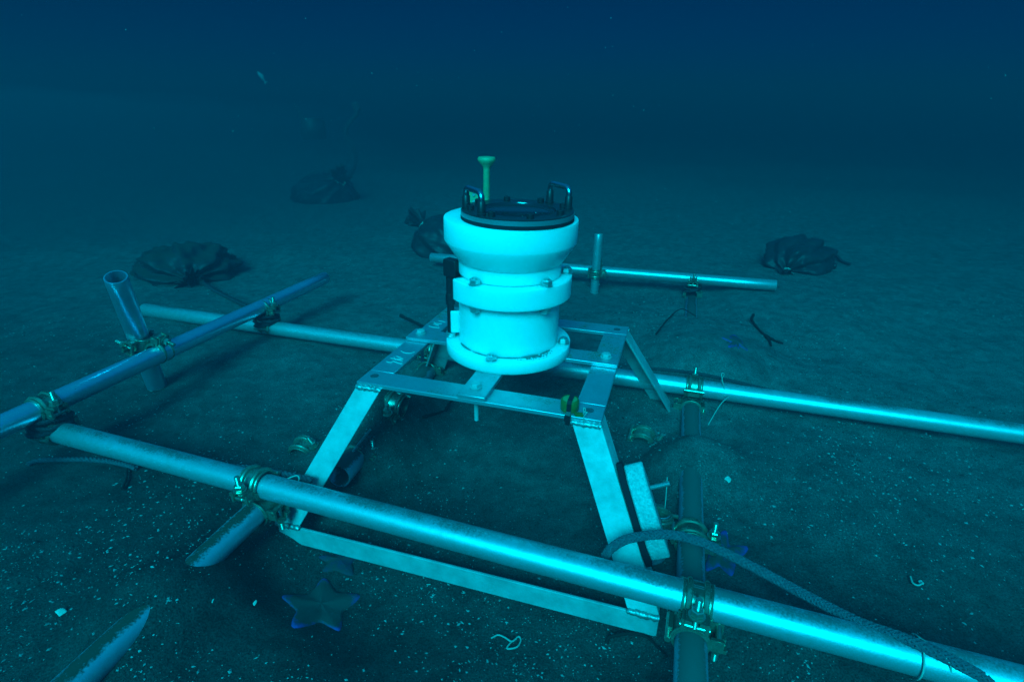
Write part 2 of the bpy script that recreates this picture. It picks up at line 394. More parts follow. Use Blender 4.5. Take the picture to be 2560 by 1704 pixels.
silt_m = vol_mat('stirred_up_silt', .17, (.0,.30,.36), .2)
for q_, (k0, cx_, cy_) in enumerate(((1.0, -3.0, 4.2),)):
    sb_ = bmesh.new(); bmesh.ops.create_icosphere(sb_, subdivisions=5, radius=1)
    for v_ in sb_.verts:
        k_ = k0*(1+.40*mnoise.noise(v_.co*1.3+Vector((3+q_*5, 1, 7)))+.12*mnoise.noise(v_.co*3.5+Vector((q_, 0, 0))))
        v_.co = Vector((v_.co.x*2.2*k_, v_.co.y*1.8*k_, v_.co.z*.58*k_))
    sm_ = bpy.data.meshes.new('silt_cloud'); sb_.to_mesh(sm_); sb_.free(); sm_.materials.append(silt_m)
    so_ = bpy.data.objects.new('silt_cloud', sm_); COL.objects.link(so_); so_.location = (cx_, cy_, .30); tag(so_, 'pale cloud of stirred-up silt hanging over the far left sand', 'silt', kind='stuff')

# ---------------------------------------------------------------- instrument stand
YAW = -0.29197
EX = Vector((math.cos(YAW), math.sin(YAW), 0)); EY = Vector((-math.sin(YAW), math.cos(YAW), 0)); EZ = Vector((0,0,1))
SC = Vector((-.0085, 1.143, .32))
stand = empty('instrument_stand', SC, (0,0,YAW), 'aluminium four-legged stand of flat bars carrying the white instrument', 'stand')
A, B, BW, T = .249, .237, .055, .009
def bar(name, x0, x1, y0, y1, z1=0, t=T, m='alu_top', bev=.0012):
    return MB().box(((x0+x1)/2, (y0+y1)/2, z1-t/2), ((x1-x0)/2, (y1-y0)/2, t/2)).build(name, M[m], stand, bevel=bev)
bar('top_bar', -A, A, -B, -B+BW); bar('top_bar', -A, A, B-BW, B)
bar('top_bar', -A, -A+BW, -B+BW+.0005, B-BW-.0005); bar('top_bar', A-BW, A, -B+BW+.0005, B-BW-.0005)
bar('cross_bar', -A-.001, A+.001, -.018, .038, T+.0005); bar('centre_bar', -.028, .028, -B-.002, -.0185, T+.0005)
S_, TT, H_ = .140, .1335, .288
def leg(sx, sy):
    c = Vector((sx*A, sy*B, -T)); d = Vector((sx*S_, sy*TT, -H_+T+.004)); w = .055; k = .006; w2 = .055 if (sx > 0 and sy > 0) else .042
    poly = [c, c-Vector((sx*w,0,0)), c-Vector((sx*w,sy*k,0)), c-Vector((sx*k,sy*k,0)), c-Vector((sx*k,sy*w2,0)), c-Vector((0,sy*w2,0))]
    if sx*sy < 0: poly = poly[::-1]
    o = MB().prism(poly, d).build('leg', M['alu'], stand, bevel=.001)
    n = 14
    for zc, off in ((0.002, Vector((0,0,0))), (0.0, d)):
        pts = [c+off+Vector((-sx*(w-.001)*i/n, -sy*.000+sy*.0015, zc-.004+.0012*math.sin(i*2.1)+random.uniform(-.0006,.0006))) for i in range(n+1)]
        MB().tube(pts, [.0056+random.uniform(-.0009,.0013) for _ in pts], 8).build('weld_bead', M['weld'], o, smooth=60)
    return o
for sx in (-1, 1):
    for sy in (-1, 1): leg(sx, sy)
def base_bar(sy):
    x = A+S_; y = sy*(B+TT); z = -H_-.002; t = .005; h = .045; w = .042
    poly = [(-x, y, z), (-x, y-sy*t, z), (-x, y-sy*t, z-h+t), (-x, y-sy*w, z-h+t), (-x, y-sy*w, z-h), (-x, y, z-h)]
    if sy > 0: poly = poly[::-1]
    MB().prism(poly, (2*x, 0, 0)).build('base_bar', M['alu'], stand, bevel=.001)
base_bar(-1); base_bar(1)
def hex_bolt(x, y, z, parent=stand):
    o = MB().lathe([(0,0),(.0125,0),(.0125,.0016),(0,.0016)], 20, (x,y,z)).hexa((x,y,z+.0017), (0,0,1), .0105, .0075).cyl((x,y,z-.075),(x,y,z-.0005), .0045, 10)
    return o.build('bolt', M['steel'] if parent is not stand else M['alu'], parent, smooth=30)
for (x, y) in ((-.224,.012), (.221,.014), (-.003,-.203)): hex_bolt(x, y, T+.001)
for (x, y) in ((-.226,-.205), (.222,-.207), (.222,.209), (-.222,.209)):
    MB().lathe([(0,.0004),(.0062,.0004),(.0068,.0009),(.0085,.0009),(.0085,.0003)], 20, (x,y,0)).build('bolt_hole', M['hole'], stand)
# chalky scratches on the left bar: strokes like a hook, a K and a curve, repeated faintly further back
def strokes(lines, name='scratched_marking'):
    b = MB()
    for ln in lines:
        pts = [Vector((x, y, .0006)) for x, y in ln]
        b.tube(smooth_path(pts, 4), .00075, 5)
    tag(b.build(name, M['scratch'], stand), kind='stuff')
strokes([[(-.236,-.137),(-.226,-.139),(-.222,-.134),(-.224,-.130)], [(-.222,-.131),(-.206,-.136),(-.198,-.135)],
         [(-.236,-.118),(-.216,-.121),(-.204,-.123)], [(-.222,-.122),(-.232,-.110)], [(-.220,-.120),(-.208,-.112)], [(-.228,-.106),(-.213,-.110)],
         [(-.232,-.077),(-.220,-.083),(-.207,-.082),(-.200,-.072)],
         [(-.236,.082),(-.222,.078),(-.206,.080)], [(-.230,.098),(-.214,.094)], [(-.236,.112),(-.226,.104),(-.212,.108)], [(-.228,.124),(-.208,.121)]])

# ---------------------------------------------------------------- white instrument housing
hous = empty('instrument_housing', SC+Vector((0,0,T+.001)), (R_(.3), R_(1.0), YAW), 'white plastic cylindrical instrument housing with black windowed lid on the stand', 'instrument')
SEG = 96
def ring_part(name, prof, m='plastic', parent=None, c=(0,0,0), a0=0, a1=2*PI, smooth=38):
    return MB().lathe(prof, SEG, c, None, a0, a1).build(name, M[m], parent or hous, smooth=smooth)
def rnd(r, z0, z1, b=.003, r0=0.0):
    return [(r0,z0),(r-b,z0),(r-b*.3,z0+b*.3),(r,z0+b),(r,z1-b),(r-b*.3,z1-b*.3),(r-b,z1),(r0,z1)]
ring_part('base_flange', rnd(.1395, 0, .025, .002))
ring_part('body_tube', [(.0,.0252),(.1105,.0252),(.1105,.1347),(.0,.1347)])
ring_part('neck', [(.0,.1803),(.1095,.1803),(.1095,.2073),(.0,.2073)])
# the clamp collar comes in two halves, split at the left
def collar(a0, a1):
    r0, r1, z0, z1, b = .1097, .1335, .1350, .1800, .0018; n = 60; mb = MB()
    prof = [(r0,z0),(r1-b,z0),(r1,z0+b),(r1,z1-b),(r1-b,z1),(r0,z1)]
    mb.lathe(prof, n, (0,0,0), None, a0, a1); k = len(prof)
    mb.f.append(tuple(range(k))); mb.f.append(tuple(n*k+i for i in range(k))[::-1])
    for i in range(n): mb.f.append((i*k, (i+1)*k, (i+1)*k+k-1, i*k+k-1))
    mb.v = list(mb.v); return mb.build('clamp_collar', M['plastic'], hous, smooth=38)
collar(R_(-134), R_(22)); collar(R_(30), R_(178))
MB().box((-.1325, -.014, .1575), (.0075, .010, .0222), Matrix.Rotation(R_(6),3,'Z')).build('collar_ear', M['plastic'], hous, bevel=.003)
ring_part('head', [(0,.2075),(.1100,.2075),(.1120,.2088),(.1386,.2505),(.1392,.2525),(.1392,.2930),(.1385,.2955),(.1365,.2965),(0,.2965)])
def nut(name, x, y, z, up=1, r=.0105, parent=None):
    mb = MB().lathe([(0,0),(.0128,0),(.0128,.0018*up),(0,.0018*up)], 20, (x,y,z))
    mb.hexa((x,y,z+.0018*up), (0,0,up), r*1.06, .0105).thread((x,y,z+.0118*up), (x,y,z+.0150*up), .0060)
    return mb.build(name, M['steel'], parent or hous, smooth=30)
for a in (-108, -36, 14, 97, 150):
    c, s = math.cos(R_(a)), math.sin(R_(a)); nut('collar_nut', .1215*c, .1215*s, .1802); nut('collar_nut', .1215*c, .1215*s, .1348, -1)
for a in (-89, 4, 91, 183): nut('flange_nut', .1255*math.cos(R_(a)), .1255*math.sin(R_(a)), .0252)
# grimy seam where the body meets the base
gm = MB()
for (a0, a1, w) in ((-142,-118,.0022), (-116,-95,.0010), (-86,-60,.0013), (-60,-38,.0030), (-36,-20,.0020)):
    pts = [Vector((.1118*math.cos(R_(a)), .1118*math.sin(R_(a)), .0254)) for a in np.linspace(a0, a1, 14)]
    gm.tube(pts, [w*math.sin(PI*(i+.6)/14.4)+.0003+random.uniform(0,.0004) for i in range(14)], 6)
for i in range(90):
    a = R_(random.gauss(-44, 9)); r = .114+abs(random.gauss(0,.006)); s_ = random.uniform(.0005,.0013)
    gm.box((r*math.cos(a), r*math.sin(a), .0253), (s_, s_, .0005), Matrix.Rotation(a, 3, 'Z'))
tag(gm.build('grime_line', M['plastic_dirty'], hous), kind='stuff')
# lid: black gasket, bright rim, black ring with recessed window, bolts, two handles
LX, LY, LZ = .018, -.016, .2968
lid = ring_part('lid', [(.078,.0185),(.100,.0195),(.1120,.0195),(.1135,.0187),(.1135,.0167)], 'black_ring', None, (LX,LY,LZ))
MB().lathe([(0,.0),(.1130,.0),(.1150,.0012),(.1150,.0065),(.1125,.0075),(0,.0075)], SEG, (LX,LY,LZ)).build('gasket', M['rubber'], lid)
MB().lathe([(.110,.0077),(.1145,.0077),(.1145,.0164),(.1135,.0166),(.110,.0166)], SEG, (LX,LY,LZ)).build('rim', M['ring_edge'], lid)
MB().lathe([(.0,.0125),(.074,.0125),(.076,.0140),(.0778,.0186)], SEG, (LX,LY,LZ)).build('window', M['glass'], lid)
MB().lathe([(.066,.0127),(.069,.0140),(.072,.0127)], SEG, (LX,LY,LZ)).build('window_seal', M['black'], lid)
for k in range(8):
    a = R_(22.5+45*k+8); p = (LX+.096*math.cos(a), LY+.096*math.sin(a), LZ+.0196)
    MB().lathe([(0,0),(.0072,0),(.0072,.0075),(.0062,.0085),(.0036,.0085),(.0036,.005),(0,.005)], 18, p).build('lid_bolt', M['black'], lid)
def handle(ang):
    ca, sa = math.cos(R_(ang)), math.sin(R_(ang)); c = Vector((LX+.0965*ca, LY+.0965*sa, LZ+.0197)); t = Vector((-sa, ca, 0)); u = Vector((0,0,1)); w = .037; h = .041
    path = [c-t*w+u*.004]
    for i in range(7): a = PI/2*i/6; path.append(c-t*(w-.012+.012*math.cos(a))+u*(h-.012+.012*math.sin(a)))
    for i in range(7): a = PI/2*i/6; path.append(c+t*(w-.012+.012*math.sin(a))+u*(h-.012+.012*math.cos(a)))
    path.append(c+t*w+u*.004)
    o = MB().tube(path, .0058, 14).build('lid_handle', M['steel_dark'], hous, smooth=60)
    for s in (-1, 1):
        p = c+t*(w*s)
        MB().lathe([(0,0),(.0092,0),(.0092,.003),(.0080,.004),(.0076,.024),(.0060,.026),(0,.026)], 18, p).build('handle_foot', M['black'], o)
handle(224); handle(44)
# brass mushroom-headed stem with bracket behind the lid
rx, ry = -.088, .096
MB().lathe([(0,0),(.010,0),(.010,.006),(.0068,.008),(.0068,.020),(.0078,.022),(.0074,.078),(.0085,.083),(.015,.0905),(.0195,.096),(.0200,.100),(.0180,.1035),(.006,.105),(0,.105)], 32, (rx,ry,.2966)).build('brass_stem', M['brass'], hous, smooth=50)
br = MB().box((rx-.022, ry-.016, .2966+.018), (.012,.005,.0175), Matrix.Rotation(R_(12),3,'Z')).build('stem_bracket', M['brass'], hous, bevel=.002)
for dz in (.010, .025): MB().cyl((rx-.022,ry-.024,.2966+dz), (rx-.022,ry-.019,.2966+dz), .0032, 12).build('bracket_screw', M['steel'], br)
# black connector and cable on the left side
cn = Vector((-.1230, -.040, 0))
k = MB().box(cn+Vector((.004,.004,.184)), (.0165,.011,.019), Matrix.Rotation(R_(-15),3,'Z')).build('connector_block', M['black'], hous, bevel=.002)
MB().lathe([(0,.128),(.0085,.128),(.0085,.1645),(0,.1645)], 20, cn).build('connector_sleeve', M['black'], k)
MB().lathe([(0,.100),(.0085,.1005),(.0105,.104),(.0105,.122),(.0090,.1278),(0,.1278)], 20, cn).build('connector_boot', M['black'], k)
MB().lathe([(0,.0373),(.0078,.0373),(.0078,.0998),(0,.0998)], 20, cn).build('cable_stub', M['black'], k)
MB().lathe([(0,.0252),(.0110,.0252),(.0115,.0283),(.0102,.0298),(.0115,.0323),(.0110,.0368),(0,.037)], 24, cn).build('cable_gland', M['steel'], k)
MB().box((-.1085,-.045,.064), (.012,.004,.026), Matrix.Rotation(R_(24),3,'Z')).build('side_bracket', M['plastic'], hous, bevel=.003)

# ---------------------------------------------------------------- bubble level tied to the stand corner
blp = SC + EX*.186 + EY*(-.214)
level = empty('bubble_level', blp, (0,0,YAW), 'small round yellow bubble level strapped to the front right corner of the stand', 'level')
lb = MB().lathe([(0,.0006),(.0165,.0006),(.0172,.002),(.0172,.019),(.0160,.0215),(.0150,.0225),(.0150,.0212),(0,.0212)], 40).build('level_body', M['level_yellow'], level)
MB().lathe([(0,.0215),(.0130,.0215),(.0132,.0220),(.0100,.0224),(0,.0224)], 36).build('level_face', M['level_face'], level)
MB().prism([(.010,-.013,.0008),(.026,-.010,.0008),(.030,-.020,.0008),(.016,-.024,.0008)], (0,0,.003)).build('level_tab', M['level_yellow'], level)
ct = MB(); tp = [(.002,-.0255,-.018),(.002,-.0245,.000),(.002,-.0195,.006),(.002,-.0180,.020),(.002,-.013,.0240),(.002,.013,.0240),(.002,.0178,.020),(.002,.0185,.001)]
for i in range(len(tp)-1):
    a, b = Vector(tp[i]), Vector(tp[i+1]); d = (b-a).normalized(); nrm = Vector((1,0,0)).cross(d)
    ct.prism([a-Vector((.0042,0,0)), a+Vector((.0042,0,0)), b+d*.0008+Vector((.0042,0,0)), b+d*.0008-Vector((.0042,0,0))], nrm*.0016)
ct.box((.002,-.0265,-.004), (.0058,.004,.0050))
ct.build('cable_tie', M['black'], level, smooth=0)
wt = [(.028,-.016,.004),(.032,-.014,.012),(.028,-.012,.015),(.030,-.018,.009),(.036,-.020,.012),(.031,-.024,.004),(.030,-.026,-.010),(.024,-.027,-.014)]
MB().tube(smooth_path(wt, 6), .0007, 6).build('tie_wire', M['cord'], level)

# ---------------------------------------------------------------- scaffold pipes
PR = .0243
def pipe(a, b, label, m='pipe', r=PR, dent=0):
    a, b = Vector(a), Vector(b); L = (b-a).length; n = 10
    prof = [(r*.88,0),(r*.97,0),(r,.001)]+[(r,L*i/n) for i in range(1, n)]+[(r,L-.001),(r*.97,L),(r*.88,L)]+[(r*.88,L*i/n) for i in range(n-1, -1, -1)]
    o = MB().lathe(prof, 40).build('scaffold_pipe', M[m], smooth=40)
    o.location = a; o.rotation_euler = (b-a).to_track_quat('Z', 'Y').to_euler()
    return tag(o, label, 'pipe', 'galvanised scaffold pipes of the seabed frame')
def lerp(a, b, t): return Vector(a).lerp(Vector(b), t)
F0, F1 = Vector((-1.035,1.063,.143)), Vector((1.02,.356,.157))
M0, M1 = Vector((-1.318,1.842,.150)), Vector((2.1,.782,.160))
M0 = CAM+(M0-CAM)*1.05; M1 = CAM+(M1-CAM)*1.05
K0, K1 = Vector((-.405,2.66,.135)), Vector((1.105,2.205,.150))
K0 = CAM+(K0-CAM)*1.05; K1 = CAM+(K1-CAM)*1.05
L0, L1 = Vector((-.752,2.113,.192)), Vector((-1.165,.675,.210))
R0, R1 = Vector((.216,.38,.090)), Vector((.805,2.34,.030))
Q0, Q1 = Vector((-.665,.36,.078)), Vector((-.487,.920,.094))
C0, C1 = Vector((-.378,.985,.086)), Vector((-.268,1.56,.057))
pipe(F0, F1, 'silt-topped pipe crossing the foreground in front of the stand legs', 'pipe_silt')
pipe(M0, M1, 'pipe running behind the stand and out to the right edge', 'pipe_silt2')
pipe(K0, K1, 'short far pipe behind the housing with a clamped upright', 'pipe')
pipe(L0, L1, 'bluish pipe slanting down the left side on top of two others', 'pipe_blue')
pipe(R0, R1, 'half-buried pipe running away from the viewer under the right clamps', 'pipe_buried')
pipe(Q0, Q1, 'pipe sinking into the sand at the lower left', 'pipe_q')
pipe(C0, C1, 'open-ended pipe stub half sunk in sand inside the left stand leg', 'pipe_buried', .0275)
ST = at(345, 868, .205)
S0, S1 = at(402, 990, .0), at(289, 692, .435)
S0 = ST + (S0-ST)*1.05; stake_dir = (S1-S0)
pipe(S0, S1, 'wide open-topped upright pipe standing at the left', 'pipe_blue', .0262)
U1 = at(1497, 585, .30); U0 = at(1483, 762, .0)
U0.y = -.012+K0.lerp(K1, (.40-K0.x)/(K1.x-K0.x)).y - .05; U1.y = U0.y+.02
def on_plane_y(px, py, yy):
    d = RC @ Vector(((px-PCX)/FPX, -(py-PCY)/FPX, -1.0)); return CAM + d*(yy/d.y)
U0 = on_plane_y(1482, 775, U0.y); U1 = on_plane_y(1497, 585, U1.y)
pipe(U0, U1, 'slim upright pipe standing beyond the housing on the right', 'pipe', .0195)

# ---------------------------------------------------------------- scaffold clamps
def half_parts(root, sgn, flip=1):
    """one jaw pair: pipe along local Y (sgn=+1, above) or X (sgn=-1, below)"""
    ax = Matrix.Identity(3) if sgn > 0 else Matrix(((0,1,0),(1,0,0),(0,0,-1)))
    zc = .031
    def loc(v): v = Vector(v); return ax @ Vector((v.x*flip, v.y, v.z))
    def arc(r0, r1, w, a0, a1, n=18):
        mb = MB(); pr = [(r0,-w),(r1,-w),(r1,w),(r0,w)]
        for i in range(n+1):
            a = a0+(a1-a0)*i/n
            for (r, y) in pr: mb.v.append(tuple(loc((r*math.cos(a), y, zc+r*math.sin(a)))))
        for i in range(n):
            for q in range(4): mb.f.append((i*4+q, i*4+(q+1) % 4, (i+1)*4+(q+1) % 4, (i+1)*4+q))
        mb.f.append((0,1,2,3)); mb.f.append(tuple(n*4+q for q in (3,2,1,0)))
        return mb
    def arct(mb, r, y, rad, a0, a1, n=16):
        mb.tube([loc((r*math.cos(a0+(a1-a0)*i/n), y, zc+r*math.sin(a0+(a1-a0)*i/n))) for i in range(n+1)], rad, 8)
    def box(mb, c, h):
        vs = []; 
        for x in (-1,1):
            for y in (-1,1):
                for z in (-1,1): vs.append(loc((c[0]+x*h[0], c[1]+y*h[1], c[2]+z*h[2])))
        mb.add(vs, [(0,1,3,2),(4,6,7,5),(0,4,5,1),(2,3,7,6),(0,2,6,4),(1,5,7,3)])
    sd = arc(.0247,.0290,.0245, R_(178), R_(362))
    box(sd, (.0375,.017,zc-.004), (.0100,.0025,.0110)); box(sd, (.0375,-.017,zc-.004), (.0100,.0025,.0110))
    box(sd, (-.0315,.0,zc-.006), (.0035,.0150,.0070))
    arct(sd, .0292, .0215, .0022, R_(182), R_(358)); arct(sd, .0292, -.0215, .0022, R_(182), R_(358))
    sd.build('saddle', M['zinc_gold'], root, smooth=35)
    fl = arc(.0247,.0278,.0215, R_(4), R_(176))
    arct(fl, .0285, .0125, .0046, R_(14), R_(172)); arct(fl, .0285, -.0125, .0046, R_(14), R_(172))
    arct(fl, .0280, .0205, .0018, R_(6), R_(174)); arct(fl, .0280, -.0205, .0018, R_(6), R_(174))
    box(fl, (.0400,.0105,zc+.0085), (.0130,.0045,.0032)); box(fl, (.0400,-.0105,zc+.0085), (.0130,.0045,.0032)); box(fl, (.0285,0,zc+.0085), (.0022,.0105,.0030))
    fl.build('flap', M['zinc_gold'], root, smooth=35)
    MB().cyl(loc((-.0335,-.026,zc+.003)), loc((-.0335,.026,zc+.003)), .0048, 14).build('hinge_pin', M['zinc_gold_clean'], root)
    MB().cyl(loc((.0400,-.0215,zc-.010)), loc((.0400,.0215,zc-.010)), .0046, 12).thread(loc((.0400,0,zc-.010)), loc((.0400,0,zc+.044)), .0052, .0022).build('bolt', M['zinc_gold_clean'], root)
    d = loc((0,0,1)); MB().lathe([(0,0),(.0125,0),(.0125,.0022),(0,.0022)], 18, loc((.0400,0,zc+.0120)), d.to_track_quat('Z','Y').to_matrix()).hexa(loc((.0400,0,zc+.0142)), d, .0098, .0115).build('nut', M['zinc_gold_clean'], root, smooth=30)

proto = empty('pipe_clamp'); half_parts(proto, 1, 1); half_parts(proto, -1, 1)
MB().cyl((0,0,-.0025), (0,0,.0025), .013, 18).build('pivot_rivet', M['zinc_gold_clean'], proto)
proto_s = empty('pipe_clamp'); half_parts(proto_s, 1, 1)
used = {}
CG = 'yellowed scaffold clamps gripping the pipes'
def clamp(p, up, ydir, label, single=False, spin=0, scale=1.0):
    src = proto_s if single else proto
    if id(src) in used: o = copy_tree(src)
    else: o = src; used[id(src)] = 1
    z = Vector(up).normalized(); y = Vector(ydir); y = (y-z*y.dot(z)).normalized(); x = y.cross(z)
    m = Matrix((x, y, z)).transposed().to_4x4()
    o.matrix_world = Matrix.Translation(Vector(p)) @ m @ Matrix.Rotation(R_(spin), 4, 'Z') @ Matrix.Scale(scale, 4)
    return tag(o, label, 'clamp', CG)
def near(a, b, x): t = (x-a.x)/(b.x-a.x); return a.lerp(b, t)
def cross(a0, a1, b0, b1):
    """closest points of two pipe axes, midpoint"""
    da, db = a1-a0, b1-b0; w = a0-b0; A_, B_, C_, D_, E_ = da.dot(da), da.dot(db), db.dot(db), da.dot(w), db.dot(w)
    s = (B_*E_-C_*D_)/(A_*C_-B_*B_); t = (A_*E_-B_*D_)/(A_*C_-B_*B_)
    return a0+da*s, b0+db*t
def mid(a, b): return (a+b)/2
dF, dL, dR = (F1-F0).normalized(), (L0-L1).normalized(), (R1-R0).normalized()
pa, pb = cross(F0,F1,Q0,Q1); clamp(mid(pa,pb), pa-pb, dF, 'clamp joining the foreground pipe to the pipe sinking into the sand')
pa, pb = cross(F0,F1,R0,R1); clamp(mid(pa,pb), pa-pb, dF, 'clamp with twin ribs on the foreground pipe beside the right stand leg')
pa, pb = cross(L0,L1,M0,M1); clamp(mid(pa,pb), pa-pb, dL, 'clamp at the upper end of the bluish slanting pipe')
pa, pb = cross(L0,L1,F0,F1); clamp(mid(pa,pb), pa-pb, dL, 'clamp on the bluish slanting pipe at the left edge of the picture')
pa, pb = cross(L0,L1,S0,S1); clamp(mid(pa,pb), pa-pb, -dL, 'clamp holding the wide upright pipe to the bluish slanting pipe')
pa, pb = cross(M0,M1,R0,R1); clamp(mid(pa,pb), pa-pb, -(M1-M0), 'clamp on the pipe behind the stand, right of the back leg')
pa, pb = cross(K0,K1,R0,R1); clamp(mid(pa,pb), pa-pb, (K1-K0), 'clamp under the right part of the short far pipe')
pa, pb = cross(K0,K1,U0,U1); clamp(mid(pa,pb), pb-pa, (U1-U0), 'clamp joining the slim upright pipe to the short far pipe', scale=.95)
pa, pb = cross(M0,M1,C0,C1); clamp(mid(pa,pb), pa-pb, (M1-M0), 'clamp seen through the left opening of the stand top')
clamp(C0.lerp(C1,.16)-Vector((0,0,.031)), (0,0,1), C1-C0, 'clamp around the open-ended pipe stub', True)
clamp(R0.lerp(R1,.225)-Vector((0,0,.031)), (0,0,1), R1-R0, 'clamp around the half-buried pipe beneath the arching rope', True)
g = on_ground(1600, 1085); clamp(g+Vector((0,0,-.034)), (.15,-.35,.9), EY, 'loose clamp lying in the sand by the back right stand foot', True)
g = on_ground(985, 1000); clamp(g+Vector((0,0,-.036)), (.1,-.3,.9), EX, 'loose clamp lying in sand below the front left stand corner', True)
g = on_ground(770, 1112); clamp(g+Vector((0,0,-.038)), (-.3,-.2,.9), EY, 'loose clamp in the sand left of the front left stand leg', True)
# stub tube beside the front right leg, gripped by its own clamp
V0 = at(1640, 1400, .03); V1 = V0 + Vector((.0,.02,.10))
pipe(V0-Vector((0,0,.03)), V1, 'short upright pipe stub beside the front right stand leg', 'pipe_buried', .0200)
clamp(mid(V0,V1)+EX*-.030+Vector((0,0,.035)), EX, (V1-V0), 'clamp on the short upright stub beside the front right leg', True, scale=.85)

# ---------------------------------------------------------------- zinc block on the front right leg
c0 = SC + EX*(A) + EY*(-B); dleg = (EX*S_+EY*(-TT)+EZ*(-H_)).normalized()
out = (EX - dleg*EX.dot(dleg)).normalized(); fwd = dleg.cross(out).normalized()
if fwd.dot(EY) > 0: fwd = -fwd
mid_leg = c0 + dleg*(.172)
AM = Matrix((out, -fwd, -dleg)).transposed()
anode = empty('zinc_block', mid_leg + out*.002 - fwd*.016, AM.to_euler(), 'cast zinc block on a black rubber pad bolted to the front right leg', 'anode')
def slab(h, w, x0, x1, ch):
    pts = [(-w,-h+ch),(-w+ch*.6,-h),(w-ch*.6,-h),(w,-h+ch),(w,h-ch),(w-ch*.6,h),(-w+ch*.6,h),(-w,h-ch)]
    return MB().prism([(x0,a,b) for a, b in pts], (x1-x0,0,0))
slab(.092,.0245,0,.0110,.026).build('rubber_pad', M['rubber'], anode, bevel=.001)
slab(.085,.021,.0112,.045,.028).build('zinc_casting', M['zinc_anode'], anode, bevel=.003)
for dz in (.036, -.052):
    bo = MB().thread((.0452,.004,dz), (.080,.004,dz), .0046, .0018).build('bolt', M['steel'], anode)
# ---------------------------------------------------------------- ropes and cords
def rope(name, pts, r, label, m='rope', cat='rope', strands=3, group=None, n=8, pitch=None):
    path = smooth_path(pts, n); mb = MB()
    if strands > 1 or strands == 0:
        L = 0; fr = []; up = None
        # resample finely
        fine = smooth_path(path, 5) if len(path) < 120 else path
        for i, p in enumerate(fine):
            t = (fine[min(i+1,len(fine)-1)]-fine[max(i-1,0)]).normalized()
            up = t.orthogonal().normalized() if up is None else (up-t*up.dot(t)).normalized()
            if i: L += (p-fine[i-1]).length
            fr.append((p, up, t.cross(up), L))
        pt = pitch or r*7
        if strands == 0:              # braided sheath: six carriers each way round
            for hand in (1, -1):
                for s in range(6):
                    mb.tube([p+(u*math.cos(hand*l/pt*2*PI+s*PI/3)+w*math.sin(hand*l/pt*2*PI+s*PI/3))*r*.80*(1+.08*hand*math.sin(6*l/pt*2*PI)) for p, u, w, l in fr], r*.30, 5)
            mb.tube([p for p, u, w, l in fr], r*.80, 8)
        for s in range(strands):
            mb.tube([p+(u*math.cos(l/pt*2*PI+s*2*PI/strands)+w*math.sin(l/pt*2*PI+s*2*PI/strands))*r*.50 for p, u, w, l in fr], r*.56, 7)
    else: mb.tube(path, r, 7)
    o = mb.build(name, M[m], smooth=70)
    return tag(o, label, cat, group)
def P3(lst): return [at(x, y, z) for x, y, z in lst]
rope('rope', P3([(1512,1392,.150),(1530,1368,.170),(1575,1345,.180),(1665,1335,.183),(1740,1350,.180),(1800,1375,.172),(1880,1415,.165),(1960,1458,.160),(2050,1506,.162),(2150,1556,.170),(2250,1592,.178),(2330,1626,.180),(2420,1672,.172),(2500,1716,.158),(2600,1770,.14)]), .0073,
     'thick grey rope arching behind the leg and over the foreground pipe', strands=0, pitch=.045)
tie = F0.lerp(F1, .80)
def ring_pts(c, d, r, n=18, sag=0):
    d = d.normalized(); u = d.orthogonal().normalized(); w = d.cross(u)
    return [c+(u*math.cos(2*PI*i/n)+w*math.sin(2*PI*i/n))*r for i in range(n+1)]
tcx = near(F0, F1, at(2268,1600,.16).x)
rope('cord', ring_pts(tcx, dF, .0275)+[tcx+Vector((.01,-.012,.030)), tcx+Vector((.022,-.028,.018)), tcx+Vector((.026,-.033,-.03)), tcx+Vector((.028,-.034,-.06))], .0013, 'thin pale cord tying the grey rope to the foreground pipe', 'cord', 'cord', 1)
rope('rope', [M0.lerp(M1,t)+Vector((.01*math.sin(t*60), .034+.012*math.sin(t*40), dz)) for t, dz in ((.485,.005),(.50,.020),(.53,.024),(.56,.018),(.59,.010),(.62,.000),(.66,-.02),(.69,-.045))], .0052, 'dark rope lying along the top of the pipe behind the stand', 'rope_dark', pitch=.02)
mcx = near(M0, M1, at(1833,985,.155).x)
rope('cord', [at(1770,1062,.075)]+P3([(1800,1012,.11),(1822,990,.13)])+[mcx+Vector((0,-.027,0)), mcx+Vector((0,-.016,.022)), mcx+Vector((0,.006,.030)), mcx+Vector((.003,.004,.050)), mcx+Vector((-.006,.0,.052)), mcx+Vector((-.002,-.014,.026))], .0012, 'pale thin cord looped round the pipe at the right of the back leg', 'cord', 'cord', 1)
rope('rope', [on_ground(x,y,.006) for x, y in ((70,1160),(105,1150),(180,1148),(250,1150),(310,1160),(340,1170))], .0060, 'old rope lying on the sand under the left end of the foreground pipe', 'rope', pitch=.03)
rope('rope', P3([(470,1160,.15),(560,1165,.155),(640,1172,.150),(720,1186,.145),(780,1200,.14)]), .0065, 'grey rope running behind the left part of the foreground pipe', 'rope', pitch=.03)
rope('cord', P3([(690,1205,.16),(720,1195,.165),(742,1188,.17),(748,1196,.165),(744,1206,.155)]), .0012, 'knotted thin cord beside the foot of the front left leg', 'cord', 'cord', 1)
def coil(c, d, r, rr, turns, label, m='rope_dark'):
    pts = []; d = d.normalized(); u = d.orthogonal().normalized(); w = d.cross(u)
    for i in range(int(turns*14)+1):
        a = 2*PI*i/14; pts.append(c+(u*math.cos(a)+w*math.sin(a))*(r+.004*math.sin(a*2.3))+d*(rr*1.7*(i/14-turns/2)+.004*math.sin(a*1.7)))
    return rope('rope_wrap', pts, rr, label, m, 'rope', 3, n=3, pitch=.02)
